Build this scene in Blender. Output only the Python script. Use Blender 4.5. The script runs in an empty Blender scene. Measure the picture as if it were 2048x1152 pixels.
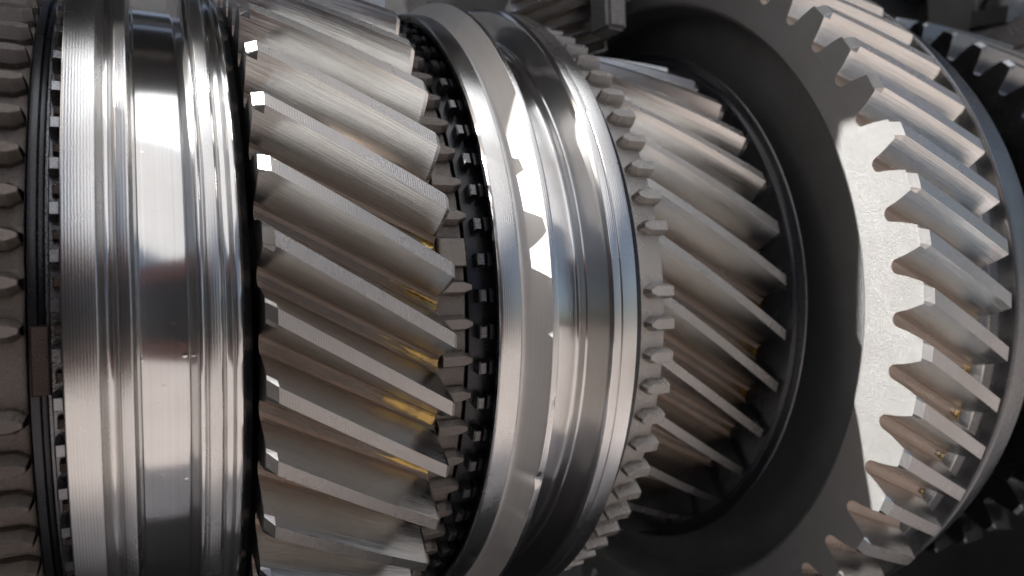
import bpy, bmesh, math, random
from mathutils import Vector, Matrix, Euler
random.seed(7)
S = 0.1                     # one working unit is 0.1 m
PHI = math.radians(12)      # the camera looks down on the shaft by this much
C = bpy.context.scene.collection
sc = bpy.context.scene
cP, sP = math.cos(PHI), math.sin(PHI)

def G(x, y, z):
    """view-aligned frame (shaft axis x, y away, z up in view) -> world, metres"""
    return Vector((x, y * cP + z * sP, -y * sP + z * cP)) * S

def Gd(x, y, z):
    return Vector((x, y * cP + z * sP, -y * sP + z * cP))

# ---------------------------------------------------------------- camera
YAW, PITCH, ROLL, FPX = 4.84739639e-01, 1.52572793e-02, 3.43365513e-02, 1415.586
fw = Vector((math.sin(YAW) * math.cos(PITCH), math.cos(YAW) * math.cos(PITCH), math.sin(PITCH)))
rt = Vector((math.cos(YAW), -math.sin(YAW), 0))
dn = fw.cross(rt)
r2 = math.cos(ROLL) * rt + math.sin(ROLL) * dn
d2 = -math.sin(ROLL) * rt + math.cos(ROLL) * dn
cam = bpy.data.cameras.new('camera')
co = bpy.data.objects.new('camera', cam)
C.objects.link(co)
R_, U_, B_ = Gd(*r2), -Gd(*d2), -Gd(*fw)
M = Matrix((R_, U_, B_)).transposed().to_4x4()
M.translation = G(0, -1, 0)
co.matrix_world = M
cam.sensor_width = 36
cam.lens = 36 * FPX / 2048
cam.clip_start = 0.002
cam.clip_end = 1000
cam.dof.use_dof = True
cam.dof.focus_distance = 0.0635
cam.dof.aperture_fstop = 36
sc.camera = co

# ---------------------------------------------------------------- light
to_sun = Gd(-0.79, 0.12, 0.60).normalized()
elev = math.asin(to_sun.z)
w = bpy.data.worlds.new('World')
sc.world = w
w.use_nodes = True
nt = w.node_tree
bg = nt.nodes['Background']
sky = nt.nodes.new('ShaderNodeTexSky')
sky.sky_type = 'NISHITA'
sky.sun_disc = False
sky.sun_elevation = elev
sky.sun_rotation = math.atan2(to_sun.x, to_sun.y)
sky.dust_density = 3.0
sky.air_density = 1.0
hs = nt.nodes.new('ShaderNodeHueSaturation')      # hazy, pale sky
hs.inputs['Saturation'].default_value = 0.8
nt.links.new(sky.outputs['Color'], hs.inputs['Color'])
nt.links.new(hs.outputs['Color'], bg.inputs['Color'])
bg.inputs['Strength'].default_value = 0.05
sl = bpy.data.lights.new('sun', 'SUN')
sl.energy = 5.0
sl.angle = math.radians(0.5)
sl.color = (1, 0.985, 0.96)
so = bpy.data.objects.new('sun', sl)
C.objects.link(so)
so.rotation_euler = to_sun.to_track_quat('Z', 'Y').to_euler()
sc.view_settings.view_transform = 'Standard'
sc.view_settings.look = 'None'
sc.view_settings.gamma = 1
sc.view_settings.exposure = 1.32

# ---------------------------------------------------------------- materials
class NB:
    def __init__(s, name):
        s.m = bpy.data.materials.new(name)
        s.m.use_nodes = True
        s.t = s.m.node_tree
        s.b = s.t.nodes['Principled BSDF']
    def n(s, typ, **kw):
        x = s.t.nodes.new(typ)
        for k, v in kw.items():
            if k.startswith('i_'):
                x.inputs[int(k[2:])].default_value = v
            else:
                setattr(x, k, v)
        return x
    def l(s, a, b):
        s.t.links.new(a, b)

def ramp(nb, src, lo, hi, a=0.35, b=0.65):
    r = nb.n('ShaderNodeMapRange', i_1=a, i_2=b, i_3=lo, i_4=hi)
    nb.l(src, r.inputs[0])
    return r.outputs[0]

def metal(name, base, rough, streak=None, lines=None, grain=None, aniso=0, rvar=0.06, cvar=0.12, metallic=1.0, coord='Object', blotch=1.0, pits=0):
    """streak=(scale vector, strength) long scratches; lines=(period, strength) turning marks across x; grain=(scale, strength)"""
    nb = NB(name)
    b = nb.b
    b.inputs['Metallic'].default_value = metallic
    tc = nb.n('ShaderNodeTexCoord')
    oi = nb.n('ShaderNodeObjectInfo')
    off = nb.n('ShaderNodeVectorMath', operation='SCALE')
    off.inputs[3].default_value = 3.7
    cx = nb.n('ShaderNodeCombineXYZ')
    for i in range(3):
        nb.l(oi.outputs['Random'], cx.inputs[i])
    nb.l(cx.outputs[0], off.inputs[0])
    # large blotches: stains, thin oil
    mb = nb.n('ShaderNodeMapping')
    mb.inputs[3].default_value = (90, 90, 90)
    nb.l(tc.outputs['Object'], mb.inputs[0])
    ad = nb.n('ShaderNodeVectorMath', operation='ADD')
    nb.l(mb.outputs[0], ad.inputs[0])
    nb.l(off.outputs[0], ad.inputs[1])
    bl = nb.n('ShaderNodeTexNoise')
    bl.inputs['Scale'].default_value = 1.0
    bl.inputs['Detail'].default_value = 5
    bl.inputs['Roughness'].default_value = 0.6
    nb.l(ad.outputs[0], bl.inputs['Vector'])
    bf = ramp(nb, bl.outputs[0], 0, 1)
    heights = []
    src_fine = None
    if streak:
        ms = nb.n('ShaderNodeMapping')
        ms.inputs[3].default_value = streak[0]
        nb.l(tc.outputs[coord], ms.inputs[0])
        a2 = nb.n('ShaderNodeVectorMath', operation='ADD')
        nb.l(ms.outputs[0], a2.inputs[0])
        nb.l(off.outputs[0], a2.inputs[1])
        st = nb.n('ShaderNodeTexNoise')
        st.inputs['Scale'].default_value = 1.0
        st.inputs['Detail'].default_value = 4
        st.inputs['Roughness'].default_value = 0.7
        nb.l(a2.outputs[0], st.inputs['Vector'])
        heights.append((st.outputs[0], streak[1]))
        src_fine = st.outputs[0]
    if lines:
        sx = nb.n('ShaderNodeSeparateXYZ')
        nb.l(tc.outputs['Object'], sx.inputs[0])
        nj = nb.n('ShaderNodeTexNoise')
        nj.inputs['Scale'].default_value = 1500
        nb.l(tc.outputs['Object'], nj.inputs['Vector'])
        mu = nb.n('ShaderNodeMath', operation='MULTIPLY_ADD')
        mu.inputs[1].default_value = 2 * math.pi / (lines[0] * S)
        nb.l(sx.outputs[0], mu.inputs[0])
        mj = nb.n('ShaderNodeMath', operation='MULTIPLY')
        mj.inputs[1].default_value = 2.4
        nb.l(nj.outputs[0], mj.inputs[0])
        nb.l(mj.outputs[0], mu.inputs[2])
        si = nb.n('ShaderNodeMath', operation='SINE')
        nb.l(mu.outputs[0], si.inputs[0])
        heights.append((si.outputs[0], lines[1]))
    if grain:
        gr = nb.n('ShaderNodeTexNoise')
        gr.inputs['Scale'].default_value = grain[0]
        gr.inputs['Detail'].default_value = 3
        nb.l(tc.outputs['Object'], gr.inputs['Vector'])
        heights.append((gr.outputs[0], grain[1]))
        if src_fine is None:
            src_fine = gr.outputs[0]
    if pits:
        vo = nb.n('ShaderNodeTexVoronoi')
        vo.inputs['Scale'].default_value = 420
        nb.l(tc.outputs['Object'], vo.inputs['Vector'])
        pr = ramp(nb, vo.outputs['Distance'], 0, 1, 0.0, 0.1)
        heights.append((pr, pits))
    h = None
    for src, k in heights:
        m_ = nb.n('ShaderNodeMath', operation='MULTIPLY_ADD')
        nb.l(src, m_.inputs[0])
        m_.inputs[1].default_value = k
        if h is not None:
            nb.l(h, m_.inputs[2])
        else:
            m_.inputs[2].default_value = 0
        h = m_.outputs[0]
    if h is not None:
        bu = nb.n('ShaderNodeBump')
        bu.inputs['Strength'].default_value = 1.0
        bu.inputs['Distance'].default_value = 0.0001
        nb.l(h, bu.inputs['Height'])
        nb.l(bu.outputs[0], b.inputs['Normal'])
    # colour
    mx = nb.n('ShaderNodeMix', data_type='RGBA')
    d = 1 - cvar * blotch
    mx.inputs[6].default_value = (*base, 1)
    mx.inputs[7].default_value = (base[0] * d, base[1] * d * 0.97, base[2] * d * 0.93, 1)
    if src_fine is not None:
        f2 = ramp(nb, src_fine, 0, 1, 0.3, 0.7)
        mm = nb.n('ShaderNodeMath', operation='MULTIPLY_ADD', i_1=0.5)
        nb.l(bf, mm.inputs[0])
        m3 = nb.n('ShaderNodeMath', operation='MULTIPLY', i_1=0.5)
        nb.l(f2, m3.inputs[0])
        nb.l(m3.outputs[0], mm.inputs[2])
        nb.l(mm.outputs[0], mx.inputs[0])
    else:
        nb.l(bf, mx.inputs[0])
    nb.l(mx.outputs[2], b.inputs['Base Color'])
    ro = nb.n('ShaderNodeMapRange', i_1=0, i_2=1, i_3=max(0.03, rough - rvar), i_4=rough + rvar)
    nb.l(bf, ro.inputs[0])
    nb.l(ro.outputs[0], b.inputs['Roughness'])
    if aniso:
        b.inputs['Anisotropic'].default_value = aniso
        tg = nb.n('ShaderNodeTangent', direction_type='RADIAL', axis='X')
        nb.l(tg.outputs[0], b.inputs['Tangent'])
        b.inputs['Anisotropic Rotation'].default_value = 0.25
    return nb.m

STEEL = (0.60, 0.565, 0.53)
M_turned = metal('turned_steel', (0.57, 0.565, 0.56), 0.29, lines=(0.0021, 0.032), grain=(14000, 0.08), streak=((9000, 100, 100), 0.06), aniso=0.8)
M_groove = metal('ground_steel', (0.68, 0.675, 0.67), 0.40, streak=((5200, 22, 22), 0.09), aniso=1.0, pits=-0.2, cvar=0.2, rvar=0.02)
def add_mirror_lobe(m, rough, fac):
    t = m.node_tree
    b = t.nodes['Principled BSDF']
    b2 = t.nodes.new('ShaderNodeBsdfPrincipled')
    b2.inputs['Metallic'].default_value = 1
    b2.inputs['Roughness'].default_value = rough
    for nm in ('Base Color', 'Normal'):
        if b.inputs[nm].links:
            t.links.new(b.inputs[nm].links[0].from_socket, b2.inputs[nm])
    mx = t.nodes.new('ShaderNodeMixShader')
    mx.inputs[0].default_value = fac
    t.links.new(b.outputs[0], mx.inputs[1])
    t.links.new(b2.outputs[0], mx.inputs[2])
    t.links.new(mx.outputs[0], t.nodes['Material Output'].inputs[0])
add_mirror_lobe(M_groove, 0.11, 0.7)
add_mirror_lobe(M_turned, 0.2, 0.4)
M_flank = metal('tooth_flank_steel', (0.64, 0.63, 0.615), 0.165, streak=((0.45, 150, 1), 0.24), coord='UV', cvar=0.13, rvar=0.05)
M_land = metal('tooth_land_steel', (0.42, 0.40, 0.388), 0.27, lines=(0.0021, 0.09), grain=(15000, 0.5), cvar=0.22)
M_root = metal('tooth_root_steel', (0.52, 0.43, 0.37), 0.33, grain=(11000, 1.6), cvar=0.3)
M_end = metal('tooth_end_steel', (0.60, 0.59, 0.575), 0.2, grain=(16000, 0.3))
M_dog = metal('dog_ring_steel', (0.44, 0.415, 0.395), 0.27, grain=(16000, 0.8), cvar=0.25)
M_sinter = metal('sintered_steel', (0.235, 0.208, 0.19), 0.2, grain=(16000, 0.9), cvar=0.25)
M_face = metal('blasted_face_steel', (0.37, 0.367, 0.365), 0.48, grain=(14000, 1.2), cvar=0.22, metallic=0.9)
M_satin = metal('satin_steel', (0.64, 0.63, 0.62), 0.58, streak=((6500, 25, 25), 0.1), cvar=0.1)
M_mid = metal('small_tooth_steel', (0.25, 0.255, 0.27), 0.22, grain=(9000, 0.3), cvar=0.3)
M_web = metal('shaded_web_steel', (0.31, 0.316, 0.325), 0.42, grain=(9000, 0.8), cvar=0.35, metallic=0.85)  # darker copy of the face steel; the recess shade is in the colour
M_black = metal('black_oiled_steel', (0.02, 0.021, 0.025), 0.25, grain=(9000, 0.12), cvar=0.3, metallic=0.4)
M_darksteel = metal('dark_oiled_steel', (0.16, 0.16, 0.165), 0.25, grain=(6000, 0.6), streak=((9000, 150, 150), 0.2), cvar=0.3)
M_key = metal('brown_key_steel', (0.075, 0.055, 0.048), 0.30, grain=(9000, 1.2), cvar=0.3, metallic=0.7)
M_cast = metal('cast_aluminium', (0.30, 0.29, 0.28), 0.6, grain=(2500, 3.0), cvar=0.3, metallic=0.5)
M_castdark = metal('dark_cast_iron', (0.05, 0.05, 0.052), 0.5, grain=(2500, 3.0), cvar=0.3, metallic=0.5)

def oil_material():
    nb = NB('amber_oil')
    b = nb.b
    b.inputs['Base Color'].default_value = (0.30, 0.18, 0.025, 1)
    b.inputs['Metallic'].default_value = 0.7
    b.inputs['Roughness'].default_value = 0.12
    b.inputs['Coat Weight'].default_value = 1
    b.inputs['Coat Roughness'].default_value = 0.04
    tc = nb.n('ShaderNodeTexCoord')
    n2 = nb.n('ShaderNodeTexNoise')
    n2.inputs['Scale'].default_value = 450
    nb.l(tc.outputs['Object'], n2.inputs['Vector'])
    cm = nb.n('ShaderNodeMix', data_type='RGBA')
    cm.inputs[6].default_value = (0.17, 0.095, 0.016, 1)
    cm.inputs[7].default_value = (0.36, 0.22, 0.03, 1)
    nb.l(ramp(nb, n2.outputs[0], 0, 1, 0.38, 0.62), cm.inputs[0])
    nb.l(cm.outputs[2], b.inputs['Base Color'])
    no = nb.n('ShaderNodeTexNoise')
    no.inputs['Scale'].default_value = 1300
    nb.l(tc.outputs['Object'], no.inputs['Vector'])
    bu = nb.n('ShaderNodeBump')
    bu.inputs['Distance'].default_value = 0.00015
    bu.inputs['Strength'].default_value = 0.5
    nb.l(no.outputs[0], bu.inputs['Height'])
    nb.l(bu.outputs[0], b.inputs['Normal'])
    return nb.m
M_oil = oil_material()

def paving_material():
    nb = NB('pinkish_paving')
    b = nb.b
    tc = nb.n('ShaderNodeTexCoord')
    br = nb.n('ShaderNodeTexBrick')
    br.inputs['Scale'].default_value = 4
    br.inputs['Color1'].default_value = (0.42, 0.375, 0.355, 1)
    br.inputs['Color2'].default_value = (0.36, 0.315, 0.295, 1)
    br.inputs['Mortar'].default_value = (0.25, 0.23, 0.21, 1)
    nb.l(tc.outputs['Object'], br.inputs['Vector'])
    nb.l(br.outputs['Color'], b.inputs['Base Color'])
    b.inputs['Roughness'].default_value = 0.85
    return nb.m

def plain(name, col, rough):
    nb = NB(name)
    no = nb.n('ShaderNodeTexNoise'); no.inputs['Scale'].default_value = 300
    mx = nb.n('ShaderNodeMix', data_type='RGBA')
    mx.inputs[6].default_value = (*col, 1); mx.inputs[7].default_value = (*[c * 0.85 for c in col], 1)
    nb.l(no.outputs[0], mx.inputs[0]); nb.l(mx.outputs[2], nb.b.inputs['Base Color'])
    nb.b.inputs['Roughness'].default_value = rough
    return nb.m

# ---------------------------------------------------------------- helpers
def thing(name, label, cat, x=0.0, group=None):
    o = bpy.data.objects.new(name, None)
    o.empty_display_size = 0.005
    C.objects.link(o)
    o.location = (x * S, 0, 0)
    o['label'] = label
    o['category'] = cat
    if group:
        o['group'] = group
    return o

def part(name, me, parent, x0=0.0, theta=0.0, label=None, kind=None):
    """me is in working coordinates relative to the thing's own origin, unless x0 says otherwise"""
    o = bpy.data.objects.new(name, me)
    C.objects.link(o)
    o.parent = parent
    o.rotation_euler = (-theta, 0, 0)
    if label:
        o['label'] = label
    if kind:
        o['kind'] = kind
    return o

def mesh(name, verts, faces, mats, fmat=None, smooth=None, uvs=None, split=None):
    me = bpy.data.meshes.new(name)
    me.from_pydata([tuple(v) for v in verts], [], faces)
    for m in mats:
        me.materials.append(m)
    if fmat:
        me.polygons.foreach_set('material_index', fmat)
    if uvs:
        ul = me.uv_layers.new(name='UVMap')
        for p in me.polygons:
            for li in p.loop_indices:
                ul.data[li].uv = uvs[me.loops[li].vertex_index]
    if smooth:
        me.polygons.foreach_set('use_smooth', [True] * len(me.polygons))
        me.set_sharp_from_angle(angle=math.radians(smooth))
    me.update()
    return me

def cyl(x, r, th):
    """point on the shaft's cylinder; th=0 faces the camera, th grows upwards"""
    t = th + PHI
    return Vector((x, -r * math.cos(t), r * math.sin(t))) * S

def lathe(name, prof, mats, seg=384, x0=0.0, smooth=32, wob=None):
    """prof: list of (x, r, material index of the stretch that follows)"""
    vs, fs, fm = [], [], []
    n = len(prof)
    for p in prof:
        for k in range(seg):
            th = 2 * math.pi * k / seg
            dx, dr = wob(p[0], p[1], th) if wob else (0, 0)
            vs.append(cyl(p[0] + dx - x0, p[1] + dr, th))
    for i in range(n - 1):
        mi = prof[i][2] if len(prof[i]) > 2 else 0
        for k in range(seg):
            k2 = (k + 1) % seg
            fs.append((i * seg + k, (i + 1) * seg + k, (i + 1) * seg + k2, i * seg + k2))
            fm.append(mi)
    return mesh(name, vs, fs, mats, fm, smooth)

def rounded(pts, r, n=4):
    """round the corners of an (x, r, mat) profile with small arcs (quadratic)"""
    out = [pts[0]]
    for i in range(1, len(pts) - 1):
        a, b, c = pts[i - 1], pts[i], pts[i + 1]
        rr = b[3] if len(b) > 3 else r
        va = Vector((a[0] - b[0], a[1] - b[1])); vc = Vector((c[0] - b[0], c[1] - b[1]))
        la, lc = va.length, vc.length
        ra = min(rr, la * 0.45); rc = min(rr, lc * 0.45)
        p0 = Vector((b[0], b[1])) + va / la * ra
        p2 = Vector((b[0], b[1])) + vc / lc * rc
        pb = Vector((b[0], b[1]))
        for k in range(n + 1):
            t = k / n
            q = p0 * (1 - t) ** 2 + pb * 2 * t * (1 - t) + p2 * t * t
            mi = (a[2] if t < 0.5 else b[2])
            out.append((q.x, q.y, mi))
    out.append(pts[-1])
    return out

def helical_tooth(name, xa, xb, twist, pitch, rt_, rr_, tipf, rootf, cl, crr, mats, x0, nsl=10, droot=0.0035, crown=0.0):
    """one tooth, its land centred on th=0 at xa and on th=-twist at xb.
    tipf/rootf: half widths at tip and root as fractions of the pitch. cl / crr: chamfer lengths at the two ends"""
    H = rt_ - rr_
    # half profile from root centre of the gap to the tip
    prof = [(0.5, rr_), (0.5 * 0.5 + rootf * 0.5 + 0.02, rr_ + H * 0.012), (rootf + 0.02, rr_ + H * 0.07), (rootf - 0.012, rr_ + H * 0.17)]
    nfl = 5
    for k in range(1, nfl + 1):
        t = k / nfl
        f = rootf - 0.012 + (tipf - rootf + 0.012) * (t ** 1.22)
        prof.append((f, rr_ + H * (0.17 + 0.83 * t)))
    full = [(-f, r) for f, r in prof] + [(f, r) for f, r in reversed(prof)]
    npf = len(full)
    xs = [xa]
    if cl: xs.append(xa + cl)
    for k in range(1, nsl):
        xs.append(xa + (cl or 0) + (xb - xa - (cl or 0) - (crr or 0)) * k / nsl)
    if crr: xs.append(xb - crr)
    xs.append(xb)
    vs, fs, fm, uv = [], [], [], []
    for si, x in enumerate(xs):
        th0 = -twist * (x - xa) / (xb - xa)
        for j, (f, r) in enumerate(full):
            rr2, ff = r, f
            if cl and si == 0:
                rr2 = min(r, rt_ - cl * 0.95)
                q = max(0, (r - rr_) / H)
                if rr2 < r: ff = f
            if crr and si == len(xs) - 1:
                q = max(0.0, (r - rr_) / H)
                rr2 = min(r, rt_ - crr * 0.9)
                ff = f * (1 - 0.16 * min(1, q * 3)) if abs(f) < 0.49 else f
            vs.append(cyl(x - x0, rr2, th0 + ff * pitch))
            uv.append(((x - xa) / (xb - xa), j / (npf - 1)))
    nr = 3
    for s in range(len(xs) - 1):
        for j in range(npf - 1):
            fs.append((s * npf + j, s * npf + j + 1, (s + 1) * npf + j + 1, (s + 1) * npf + j))
            jj = min(j, npf - 2 - j)
            if jj == len(prof) - 1:
                mi = 1
            elif jj < nr:
                mi = 2
            else:
                mi = 0
            if (cl and s == 0) or (crr and s == len(xs) - 2):
                if mi == 1: mi = 3
            fm.append(mi)
    # end caps: strips across the tooth, left and right
    for s, rev in ((0, True), (len(xs) - 1, False)):
        for j in range(npf // 2 - 1):
            a, b, c, d = s * npf + j, s * npf + j + 1, s * npf + npf - 2 - j, s * npf + npf - 1 - j
            fs.append((a, b, c, d) if not rev else (d, c, b, a))
            fm.append(3)
    me = mesh(name, vs, fs, mats, fm, 11, uv)
    # outward normals
    bm = bmesh.new(); bm.from_mesh(me)
    bmesh.ops.recalc_face_normals(bm, faces=bm.faces)
    bm.to_mesh(me); bm.free()
    return me

def dog_tooth(name, xa, xb, half, r0, r1, point, x0, mat, topf=0.55, tip=0.0095):
    """a little roof-topped clutch tooth whose pointed end is at xa (or at xb when point < 0); half = half width (rad)"""
    L = xb - xa
    t_ = tip / L
    if point > 0:
        plan = [(0.0, 0.32), (t_, 1.0), (1.0, 1.0)]
    else:
        plan = [(0.0, 1.0), (1 - t_, 1.0), (1.0, 0.42)]
    vs, fs = [], []
    levels = [(r0, 1.0, 0.0), (r0 + (r1 - r0) * 0.42, 0.95, 0.01), (r0 + (r1 - r0) * 0.94, topf + 0.05, 0.035), (r1, topf, 0.05)]
    ring = []
    for (u, wv) in plan:
        ring.append((u, wv))
    for (u, wv) in reversed(plan):
        if wv > 0:
            ring.append((u, -wv))
    n = len(ring)
    for r, ws, ins in levels:
        for (u, wv) in ring:
            uu = u * (1 - ins) + (ins if point > 0 else 0.0)
            if point < 0: uu = u * (1 - ins)
            vs.append(cyl(xa + L * uu - x0, r, wv * half * ws))
    for l in range(len(levels) - 1):
        for k in range(n):
            k2 = (k + 1) % n
            fs.append((l * n + k, l * n + k2, (l + 1) * n + k2, (l + 1) * n + k))
    fs.append(tuple((len(levels) - 1) * n + k for k in range(n)))
    me = mesh(name, vs, fs, [mat], None, 9)
    bm = bmesh.new(); bm.from_mesh(me)
    bmesh.ops.recalc_face_normals(bm, faces=bm.faces)
    bm.to_mesh(me); bm.free()
    return me

def cblock(name, xa, xb, tha, thb, r0, r1, x0, mat, nseg=4, bev=0.0015):
    """block that follows the cylinder between two angles, edges bevelled on top"""
    vs, fs = [], []
    n = nseg + 1
    rows = [(xa, r0, 0), (xa, r1 - bev, 0), (xa + bev, r1, 1), (xb - bev, r1, 1), (xb, r1 - bev, 0), (xb, r0, 0)]
    for (x, r, ins) in rows:
        for k in range(n):
            t = tha + (thb - tha) * k / nseg
            if ins:
                e = bev / r1
                t = min(max(t, min(tha, thb) + e), max(tha, thb) - e)
            vs.append(cyl(x - x0, r, t))
    for i in range(len(rows) - 1):
        for k in range(nseg):
            fs.append((i * n + k, i * n + k + 1, (i + 1) * n + k + 1, (i + 1) * n + k))
    for k in (0, nseg):
        fs.append(tuple(i * n + k for i in range(len(rows))))
    me = mesh(name, vs, fs, [mat], None, 35)
    bm = bmesh.new(); bm.from_mesh(me)
    bmesh.ops.recalc_face_normals(bm, faces=bm.faces)
    bm.to_mesh(me); bm.free()
    return me

D = math.radians
def ring_of(name, me, parent, n, phase, skip=()):
    out = []
    for k in range(n):
        if k in skip: continue
        out.append(part(name, me, parent, theta=phase + 2 * math.pi * k / n))
    return out

# ================================================================ SETTING
def plane_mesh(name, size, mat):
    return mesh(name, [(-size, -size, 0), (size, -size, 0), (size, size, 0), (-size, size, 0)], [(0, 1, 2, 3)], [mat])
g = bpy.data.objects.new('ground', plane_mesh('ground', 400, paving_material()))
C.objects.link(g)
g.location.z = -0.95
g['kind'] = 'structure'

def gbox(name, parent, lo, hi, mat, bev=0.008, label=None):
    """box in the view-aligned frame (working units)"""
    bm = bmesh.new()
    bmesh.ops.create_cube(bm, size=1)
    for v in bm.verts:
        v.co = Vector([lo[i] + (hi[i] - lo[i]) * (v.co[i] + 0.5) for i in range(3)])
    bmesh.ops.bevel(bm, geom=bm.edges[:], offset=bev, segments=2, affect='EDGES')
    for v in bm.verts:
        v.co = G(*v.co)
    bmesh.ops.recalc_face_normals(bm, faces=bm.faces)
    me = bpy.data.meshes.new(name)
    bm.to_mesh(me); bm.free()
    me.materials.append(mat)
    o = bpy.data.objects.new(name, me)
    C.objects.link(o)
    o.parent = parent
    if label: o['label'] = label
    return o

casing = thing('gearbox_casing', 'dark cast gearbox casing enclosing the shaft behind and below the gears', 'casing')
def gprism(name, parent, outline, z0, z1, mat):
    n = len(outline)
    vs = [G(x, y, z0) for x, y in outline] + [G(x, y, z1) for x, y in outline]
    fs = [tuple(range(n)), tuple(range(2 * n - 1, n - 1, -1))] + [(k, (k + 1) % n, n + (k + 1) % n, n + k) for k in range(n)]
    me = mesh(name, vs, fs, [mat])
    bm = bmesh.new(); bm.from_mesh(me)
    bmesh.ops.recalc_face_normals(bm, faces=bm.faces)
    bm.to_mesh(me); bm.free()
    o = bpy.data.objects.new(name, me)
    C.objects.link(o); o.parent = parent
    return o
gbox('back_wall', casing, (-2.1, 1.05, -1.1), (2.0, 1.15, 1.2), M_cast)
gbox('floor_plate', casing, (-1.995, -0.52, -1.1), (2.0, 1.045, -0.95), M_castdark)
gbox('end_wall', casing, (-2.1, -2.2, -1.1), (-2.0, 1.045, 1.36), M_castdark)  # left wall, added out of view to keep sky light off the gears
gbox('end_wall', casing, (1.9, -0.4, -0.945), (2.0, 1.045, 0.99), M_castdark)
# unseen roof, its opening edge shaped to lay shadows on the gears
gprism('shade_roof', casing, [(-1.995, -0.24), (-1.22, -0.24), (-1.17, -0.16), (-1.08, -0.15), (-0.929, -0.175), (-0.693, -0.20), (-0.45, -0.25), (-0.345, -0.29), (-0.345, 0.4), (-1.995, 0.4)], 1.0, 1.06, M_castdark)
gprism('shade_roof', casing, [(-0.337, -0.43), (2.0, -0.43), (2.0, 1.045), (0.95, 1.045), (0.95, 0.2), (-0.337, 0.2)], 1.0, 1.06, M_castdark)
gbox('rib', casing, (1.50, -0.20, 0.50), (1.60, -0.09, 0.98), M_cast)
gbox('rib', casing, (1.50, 0.10, 0.45), (1.60, 0.16, 0.98), M_castdark)
gbox('ledge', casing, (1.45, -0.45, 0.43), (1.62, 0.05, 0.492), M_cast)

# stand and white cloth added out of view, to brighten the steel by reflection
stand = thing('bounce_stand', 'pale painted stand added under the gearbox casing to brighten the teeth, seen only in reflections', 'stand')
gbox('top', stand, (-2.4, -1.05, -1.25), (3.6, 1.6, -1.105), plain('pinkish_paint', (0.60, 0.565, 0.565), 0.4), 0.02)
def reflection_cloth_material(name, thin):
    nb = NB(name)
    t = nb.n('ShaderNodeBsdfTranslucent'); t.inputs[0].default_value = (0.86, 0.89, 0.93, 1)
    d = nb.n('ShaderNodeBsdfDiffuse'); d.inputs[0].default_value = (0.8, 0.8, 0.8, 1)
    m = nb.n('ShaderNodeMixShader'); m.inputs[0].default_value = 1 - thin
    nb.l(t.outputs[0], m.inputs[1]); nb.l(d.outputs[0], m.inputs[2])
    nb.l(m.outputs[0], nb.t.nodes['Material Output'].inputs[0])
    return nb.m
aw = thing('reflection_cloth', 'white cloth sheet added above the gearbox to brighten the steel, seen only in reflections', 'reflection_cloth')
def cloth(x, y, z):                            # view-aligned metres, sloping up to the right
    return G(x / S, y / S, (z + 0.45 * x) / S)
part('thick_cloth', mesh('thick_cloth', [cloth(-0.4, -0.96, 1.465), cloth(1.7, -0.96, 1.465), cloth(1.7, -1.94, 0.556), cloth(-0.4, -1.94, 0.556)], [(0, 1, 2, 3)], [reflection_cloth_material('white_reflection_cloth', 0.42)]), aw)
part('thin_cloth', mesh('thin_cloth', [cloth(-0.4, -0.945, 1.475), cloth(1.7, -0.945, 1.475), cloth(1.7, -0.26, 1.95), cloth(-0.4, -0.26, 1.95)], [(0, 1, 2, 3)], [reflection_cloth_material('thin_white_cloth', 0.95)]), aw)

# the phone that takes the picture, seen only as a reflection in the polished steel
ph = thing('phone', 'dark phone with a dusty pink border standing for the fingers, seen only as a reflection in the steel', 'phone')
def slab(name, w, h, t0, t1, rad, mat):
    bm = bmesh.new()
    bmesh.ops.create_cube(bm, size=1)
    for v in bm.verts:
        v.co = Vector((v.co.x * w, v.co.y * h, t0 + (v.co.z + 0.5) * (t1 - t0)))
    bmesh.ops.bevel(bm, geom=[e for e in bm.edges if abs(e.verts[0].co.z - e.verts[1].co.z) > 1e-6], offset=rad, segments=6, affect='EDGES')
    for v in bm.verts:
        v.co = M @ (v.co * S)
    bmesh.ops.recalc_face_normals(bm, faces=bm.faces)
    me = bpy.data.meshes.new(name)
    bm.to_mesh(me); bm.free()
    me.materials.append(mat)
    o = bpy.data.objects.new(name, me)
    C.objects.link(o); o.parent = ph
    return o
slab('case', 1.30, 0.50, 0.03, 0.10, 0.1, plain('finger_pink', (0.62, 0.27, 0.23), 0.6))  # pink slab standing in for the fingers around the phone
slab('back_glass', 1.08, 0.30, 0.026, 0.03, 0.06, plain('dark_glass', (0.16, 0.165, 0.18), 0.3))

# ================================================================ SHAFT
sh = thing('main_shaft', 'dark steel main shaft running through all the gears', 'shaft')
part('shaft_body', lathe('shaft_body', [(-1.25, 0.0), (-1.25, 0.17), (1.85, 0.17), (1.85, 0.0)], [M_darksteel], 96), sh)

# ================================================================ LEFT DOG RING
X0 = -0.16
dl = thing('dog_clutch_ring', 'sintered clutch ring with blunt pointed dog teeth at the far left edge', 'clutch ring', X0)
part('ring_body', lathe('ring_body', rounded([(-0.30, 0.20, 0), (-0.30, 0.352, 0), (-0.0765, 0.352, 0), (-0.0765, 0.20, 0)], 0.004), [M_sinter], 256, X0), dl)
me = dog_tooth('dog_tooth', -0.135, -0.0775, D(1.6), 0.3505, 0.3675, -1, X0, M_sinter, 0.44, 0.008)
ring_of('dog_tooth', me, dl, 64, D(3.85), skip=[62])

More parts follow.
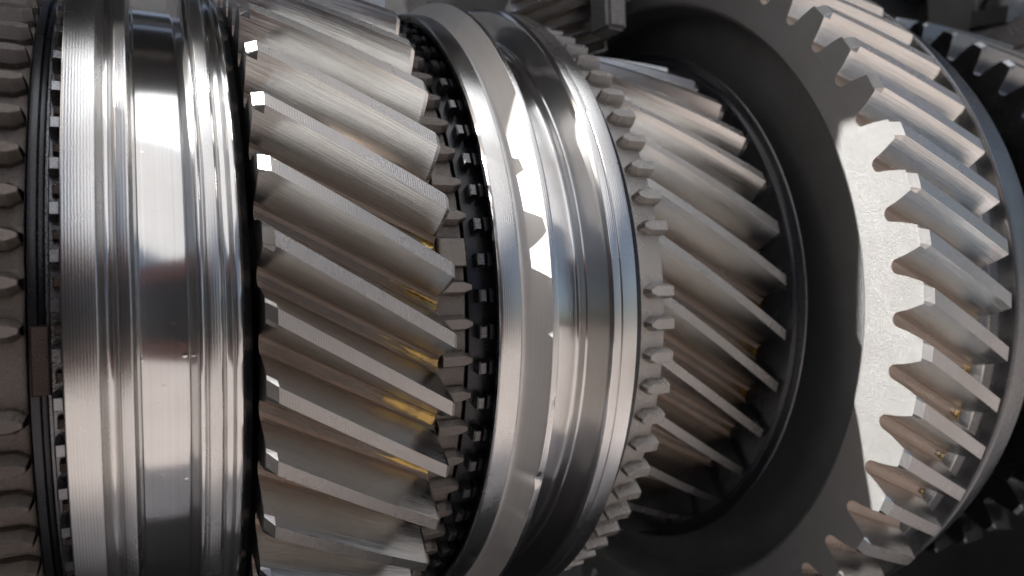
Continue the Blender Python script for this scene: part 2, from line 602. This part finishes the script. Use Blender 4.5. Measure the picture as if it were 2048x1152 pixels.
# ================================================================ BLACK BAULK RING LEFT
bl_ = thing('baulk_ring', 'black oiled baulk ring between the left dog teeth and the first sleeve', 'baulk ring', -0.066)
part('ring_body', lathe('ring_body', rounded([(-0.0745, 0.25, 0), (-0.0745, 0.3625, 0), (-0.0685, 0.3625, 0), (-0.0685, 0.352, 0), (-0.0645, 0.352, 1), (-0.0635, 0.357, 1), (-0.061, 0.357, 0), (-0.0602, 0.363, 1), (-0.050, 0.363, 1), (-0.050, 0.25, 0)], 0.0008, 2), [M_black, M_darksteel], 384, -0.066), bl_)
part('detent_key', cblock('detent_key', -0.0735, -0.0605, D(-1.2), D(-9.8), 0.35, 0.3655, -0.066, M_key, 6), bl_, label='brown detent key set in the black ring')
me = cblock('ring_tooth', -0.0595, -0.0515, D(-0.9), D(0.9), 0.34, 0.3785, -0.066, M_mid, 2, 0.0012)
ring_of('ring_tooth', me, bl_, 64, D(1.0))
me = cblock('ring_tooth', -0.0575, -0.0515, D(-0.7), D(0.7), 0.34, 0.370, -0.066, M_key, 2, 0.0012)
ring_of('ring_tooth', me, bl_, 64, D(1.0 + 2.8))

# ================================================================ FIRST SLEEVE
X0 = 0.018
s1 = thing('shift_sleeve', 'large grooved shift sleeve with polished central groove, at left beside the first helical gear', 'shift sleeve', X0, 'grooved shift sleeves on the shaft')
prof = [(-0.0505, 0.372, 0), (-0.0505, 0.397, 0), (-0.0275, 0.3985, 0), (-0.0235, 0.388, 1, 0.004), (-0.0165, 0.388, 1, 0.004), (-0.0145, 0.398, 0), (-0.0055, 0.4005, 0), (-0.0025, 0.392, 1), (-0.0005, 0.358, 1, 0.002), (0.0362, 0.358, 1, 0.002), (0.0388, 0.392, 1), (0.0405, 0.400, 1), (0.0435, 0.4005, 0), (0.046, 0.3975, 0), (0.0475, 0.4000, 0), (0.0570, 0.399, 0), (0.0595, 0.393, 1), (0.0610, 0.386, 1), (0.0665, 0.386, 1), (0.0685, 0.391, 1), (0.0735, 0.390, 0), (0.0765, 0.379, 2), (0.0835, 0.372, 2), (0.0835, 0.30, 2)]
part('sleeve_body', lathe('sleeve_body', rounded(prof, 0.0012, 3), [M_turned, M_groove, M_black], 512, X0), s1)  # right end coloured black for the shaded gap before the gear

# ================================================================ GEAR ONE
X0 = 0.17
g1 = thing('helical_gear', 'bright helical gear with long slanted teeth and amber oil, in the middle foreground', 'gear', X0, 'helical gears on the shaft')
P1 = 2 * math.pi / 42
part('gear_body', lathe('gear_body', [(0.0885, 0.2, 0), (0.0885, 0.3722, 0), (0.2495, 0.3722, 0), (0.2495, 0.2, 0)], [M_sinter], 384, X0), g1)
mats = [M_flank, M_land, M_root, M_end]
me = helical_tooth('tooth', 0.088, 0.250, D(13.3), P1, 0.4205, 0.3715, 0.105, 0.36, 0.0085, 0.0035, mats, X0)
ring_of('tooth', me, g1, 42, D(3.5 + 13.3))
# its clutch ring on the right-hand end
part('ring_body', lathe('ring_body', rounded([(0.2505, 0.3, 0), (0.2505, 0.3705, 0), (0.2800, 0.3705, 0), (0.2800, 0.3, 0)], 0.002), [M_sinter], 384, X0), g1)
me = dog_tooth('dog_tooth', 0.252, 0.2835, D(1.25), 0.369, 0.3825, -1, X0, M_sinter, 0.55, 0.008)
ring_of('dog_tooth', me, g1, 68, D(1.9), skip=[1])
part('stop_block', cblock('stop_block', 0.2515, 0.2790, D(4.8), D(9.2), 0.3695, 0.382, X0, M_sinter, 5), g1)

# ================================================================ BAULK RING MIDDLE
X0 = 0.296
bm_ = thing('baulk_ring', 'black toothed baulk ring tucked in the bore of the second sleeve', 'baulk ring', X0)
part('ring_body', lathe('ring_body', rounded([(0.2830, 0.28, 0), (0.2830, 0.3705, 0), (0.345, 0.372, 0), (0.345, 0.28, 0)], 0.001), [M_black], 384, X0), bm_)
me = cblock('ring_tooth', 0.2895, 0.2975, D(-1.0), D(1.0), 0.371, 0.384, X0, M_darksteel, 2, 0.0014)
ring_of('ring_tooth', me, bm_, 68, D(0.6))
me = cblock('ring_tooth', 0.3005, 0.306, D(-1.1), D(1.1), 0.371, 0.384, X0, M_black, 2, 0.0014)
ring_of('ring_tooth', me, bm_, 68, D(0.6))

# ================================================================ SECOND SLEEVE
X0 = 0.377
def nick(x, r, th):                         # knocks on the edge of the narrow ridge and on the bore edge
    t = (math.degrees(th) + 180) % 360 - 180
    d = 0.0
    for (x0, t0, wx, wt, a) in ((0.3515, -26.3, 0.0035, 1.0, 0.0045), (0.3580, -14.0, 0.0020, 0.5, 0.0016), (0.3040, 21.0, 0.0015, 0.7, 0.0018), (0.3040, 14.5, 0.0012, 0.5, 0.0012), (0.3500, -33.0, 0.0015, 0.6, 0.0014)):
        d -= a * math.exp(-((x - x0) / wx) ** 2 - ((t - t0) / wt) ** 2)
    return 0.0, d
s2 = thing('shift_sleeve', 'grooved shift sleeve with toothed bore, between the two slanted-tooth gears', 'shift sleeve', X0, 'grooved shift sleeves on the shaft')
prof = [(0.345, 0.388, 2), (0.3045, 0.388, 2), (0.3040, 0.3945, 0), (0.3065, 0.397, 0), (0.3265, 0.3985, 0), (0.3295, 0.3915, 3, 0.003), (0.3335, 0.3915, 3, 0.003), (0.3500, 0.4145, 3, 0.002), (0.3510, 0.4165, 0), (0.3580, 0.4165, 0), (0.3600, 0.4120, 1), (0.3640, 0.374, 1, 0.004), (0.4080, 0.374, 1, 0.004), (0.4110, 0.383, 1, 0.002), (0.4135, 0.3835, 1, 0.002), (0.4160, 0.398, 1, 0.004), (0.4175, 0.4150, 1), (0.4205, 0.4195, 0), (0.4290, 0.4200, 0), (0.4295, 0.4190, 0), (0.4303, 0.4190, 0), (0.4308, 0.4203, 0), (0.4490, 0.4205, 0), (0.4500, 0.416, 0), (0.4500, 0.36, 2)]
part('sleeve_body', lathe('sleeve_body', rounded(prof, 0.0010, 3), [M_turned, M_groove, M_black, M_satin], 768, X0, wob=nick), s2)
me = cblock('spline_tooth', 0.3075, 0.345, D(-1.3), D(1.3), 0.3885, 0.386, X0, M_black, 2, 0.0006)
ring_of('spline_tooth', me, s2, 68, D(0.6 + 2.6))

# ================================================================ RIGHT BAULK RING + DOG RING
X0 = 0.46
br_ = thing('baulk_ring', 'thin black baulk ring behind the right flange of the second sleeve', 'baulk ring', X0)
part('ring_body', lathe('ring_body', rounded([(0.4510, 0.3, 0), (0.4510, 0.402, 0), (0.4690, 0.402, 0), (0.4690, 0.3, 0)], 0.001), [M_black], 384, X0), br_)

X0 = 0.61
g2 = thing('helical_gear', 'smaller helical gear with a ring of dog teeth, right of the second sleeve', 'gear', X0, 'helical gears on the shaft')
part('ring_body', lathe('ring_body', rounded([(0.4705, 0.3, 0), (0.4705, 0.3955, 0), (0.5055, 0.3955, 0), (0.5055, 0.3, 0)], 0.002), [M_dog], 384, X0), g2)
me = dog_tooth('dog_tooth', 0.4765, 0.5075, D(1.2), 0.394, 0.4090, 1, X0, M_dog, 0.6, 0.008)
ring_of('dog_tooth', me, g2, 72, D(0.4), skip=[1])
P2 = 2 * math.pi / 35
part('gear_body', lathe('gear_body', [(0.506, 0.2, 0), (0.506, 0.3325, 0), (0.7155, 0.3325, 0), (0.7155, 0.2, 0)], [M_sinter], 384, X0), g2)
me = helical_tooth('tooth', 0.508, 0.716, D(19.5), P2, 0.382, 0.332, 0.095, 0.33, 0.006, 0.006, mats, X0)
ring_of('tooth', me, g2, 35, D(1.1 + 19.5))
part('collar', lathe('collar', rounded([(0.7165, 0.2, 0), (0.7165, 0.386, 0), (0.7215, 0.388, 0), (0.7235, 0.3955, 0, 0.001), (0.7240, 0.3975, 1, 0.001), (0.7255, 0.3992, 1, 0.002), (0.7270, 0.3990, 1, 0.001), (0.7280, 0.396, 0), (0.7300, 0.2, 0)], 0.002, 4), [M_black, M_darksteel], 384, X0), g2)

# ================================================================ GEAR THREE
X0 = 0.806
g3 = thing('helical_gear', 'largest helical gear with its flat grey face half sunlit, at the right', 'gear', X0, 'helical gears on the shaft')
P3 = 2 * math.pi / 56
part('gear_body', lathe('gear_body', rounded([(0.782, 0.2, 1), (0.782, 0.4640, 1), (0.7340, 0.4700, 0), (0.7293, 0.4745, 0), (0.7293, 0.5090, 2), (0.8837, 0.5090, 0), (0.8837, 0.47, 1), (0.83, 0.46, 1), (0.83, 0.2, 1)], 0.0015), [M_face, M_web, M_root], 512, X0), g3)
m3 = [M_flank, M_land, M_root, M_face]
me = helical_tooth('tooth', 0.729, 0.884, D(8.0), P3, 0.5505, 0.5085, 0.135, 0.36, 0.0075, 0.0035, m3, X0)
ring_of('tooth', me, g3, 56, D(-0.9))

# ================================================================ RING + GEAR FOUR
X0 = 0.95
rg = thing('bearing_ring', 'smooth dark oily ring with a bright rim, just behind the largest gear', 'ring', X0)
part('ring_body', lathe('ring_body', rounded([(0.892, 0.3, 0), (0.892, 0.505, 1), (0.899, 0.518, 1), (0.905, 0.512, 0), (0.914, 0.520, 0), (0.915, 0.537, 0), (0.917, 0.540, 0), (0.922, 0.540, 0), (0.99, 0.525, 0), (0.99, 0.3, 0)], 0.0015), [M_darksteel, M_turned], 384, X0), rg)

X0 = 1.28
g4 = thing('helical_gear', 'dim helical gear at the right edge, mostly hidden behind the largest gear', 'gear', X0, 'helical gears on the shaft')
P4 = 2 * math.pi / 56
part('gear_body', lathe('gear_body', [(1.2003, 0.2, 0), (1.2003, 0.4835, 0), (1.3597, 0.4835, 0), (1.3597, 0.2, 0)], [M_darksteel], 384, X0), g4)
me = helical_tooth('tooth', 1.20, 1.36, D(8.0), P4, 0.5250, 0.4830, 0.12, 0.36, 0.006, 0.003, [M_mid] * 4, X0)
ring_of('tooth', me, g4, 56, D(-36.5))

# ================================================================ COUNTERSHAFT BEHIND, UP
def gear_at(root, q):                       # move a thing built about the main axis to another axis (view-aligned offset)
    root.location = root.location + Vector(G(0, q[0], q[1]))
X0 = 0.62
g5 = thing('countershaft_gear', 'shadowed gear with teeth slanting the other way, in the background at top', 'gear', X0)
P5 = 2 * math.pi / 58
part('gear_body', lathe('gear_body', [(0.5203, 0.06, 0), (0.5203, 0.2855, 0), (0.7197, 0.2855, 0), (0.7197, 0.06, 0)], [M_darksteel], 256, X0), g5)
me = helical_tooth('tooth', 0.52, 0.72, D(-24), P5, 0.31, 0.285, 0.12, 0.34, 0.004, 0.003, [M_flank, M_land, M_root, M_end], X0)
ring_of('tooth', me, g5, 58, D(2))
part('shaft_body', lathe('shaft_body', [(-1.0, 0.0), (-1.0, 0.07), (1.8, 0.07), (1.8, 0.0)], [M_darksteel], 64, X0), g5)
gear_at(g5, (0.14, 0.69))

# shift fork finger in front of the countershaft gear
fk = thing('shift_fork', 'grey shift fork finger hanging down before the background gear at top', 'shift fork')
gbox('finger', fk, (0.635, -0.135, 0.405), (0.672, -0.085, 0.93), M_cast, 0.006)
gbox('rail', fk, (-0.04, -0.145, 0.932), (1.45, -0.075, 0.99), M_cast, 0.02)

# bolt head on the ledge at the top right
def bolt_mesh(name, mat):
    bm = bmesh.new()
    bmesh.ops.create_uvsphere(bm, u_segments=24, v_segments=12, radius=0.05 * S)
    for v in bm.verts:
        v.co.z = max(v.co.z, -0.01 * S)
    r = bmesh.ops.create_cone(bm, cap_ends=True, segments=6, radius1=0.066 * S, radius2=0.066 * S, depth=0.03 * S)
    for v in r['verts']:
        v.co.z -= 0.02 * S
    me = bpy.data.meshes.new(name)
    bm.to_mesh(me); bm.free()
    me.materials.append(mat)
    me.polygons.foreach_set('use_smooth', [len(p.vertices) > 3 or True for p in me.polygons])
    me.set_sharp_from_angle(angle=math.radians(35))
    return me
bo = bpy.data.objects.new('bolt', bolt_mesh('bolt', M_darksteel))
C.objects.link(bo)
bo.location = G(1.5, -0.25, 0.525)
bo['label'] = 'dark round-headed bolt on the ledge at the top right corner'
bo['category'] = 'bolt'

# ================================================================ OIL LEFT IN THE TOOTH GAPS
def oil(root, xa, xb, twist, pitch, rt_, rr_, rootf, x0, thetas, u0, wmax):
    H = rt_ - rr_
    pr = [(0.0, rr_), (0.25 - rootf * 0.5 - 0.02, rr_ + H * 0.012), (0.48 - rootf, rr_ + H * 0.07), (0.512 - rootf, rr_ + H * 0.17), (0.60 - rootf, rr_ + H * 0.5)]
    def rr(f):
        for (a, ra), (b, rb) in zip(pr, pr[1:]):
            if f <= b: return ra + (rb - ra) * (f - a) / (b - a)
        return pr[-1][1]
    for t, k in thetas:
        rnd = random.Random(int(t * 100) + 5)
        vs, fs = [], []
        nu, nf = 14, 7
        u1 = 0.997
        for i in range(nu):
            q = i / (nu - 1)
            u = (u0 + (1 - k) * 0.25) + (u1 - u0 - (1 - k) * 0.25) * q
            w_ = wmax * k * (0.35 + 0.65 * q ** 0.7) * (0.94 + 0.12 * rnd.random()) * (0.3 if i == 0 else 1)
            lev = rr(w_)
            for j in range(nf):
                f = -1 + 2 * j / (nf - 1)
                r = max(lev - H * 0.012 * (1 - f * f) * 1.0, rr(abs(f * w_)) + H * 0.006)
                vs.append(cyl(xa + (xb - xa) * u - x0, r, D(t) + twist * (1 - u) + f * w_ * pitch))
        for i in range(nu - 1):
            for j in range(nf - 1):
                fs.append((i * nf + j, i * nf + j + 1, (i + 1) * nf + j + 1, (i + 1) * nf + j))
        b0 = len(vs)
        for j in range(nf):        # front lip down to the root
            f = -1 + 2 * j / (nf - 1)
            vs.append(cyl(xa + (xb - xa) * 1.002 - x0, rr_ - H * 0.05, D(t) + f * wmax * k * pitch * 0.9))
        for j in range(nf - 1):
            fs.append(((nu - 1) * nf + j, (nu - 1) * nf + j + 1, b0 + j + 1, b0 + j))
        me = mesh('oil_film', vs, fs, [M_oil], None, 60)
        bm = bmesh.new(); bm.from_mesh(me)
        bmesh.ops.recalc_face_normals(bm, faces=bm.faces)
        bm.to_mesh(me); bm.free()
        part('oil_film', me, root)
oil(g1, 0.088, 0.250, D(13.3), P1, 0.4205, 0.3715, 0.36, 0.17, [(16.4, 0.4), (7.8, 0.8), (-0.8, 0.9), (-9.4, 0.95), (-17.9, 1.15), (-26.5, 1.0), (-35, 0.7)], 0.60, 0.095)
oil(g2, 0.508, 0.716, D(19.5), P2, 0.382, 0.332, 0.33, 0.61, [(6.2, 0.8), (-4.0, 1.0), (-14.3, 1.1), (-24.6, 1.1), (-34.9, 0.9)], 0.84, 0.09)
oil(g3, 0.729, 0.884, D(8.0), P3, 0.5505, 0.5085, 0.36, 0.806, [(0.74, 0.8), (-5.7, 1.0), (-12.1, 1.1), (-18.5, 1.1), (-25, 1.1), (-31.4, 1)], 0.88, 0.09)
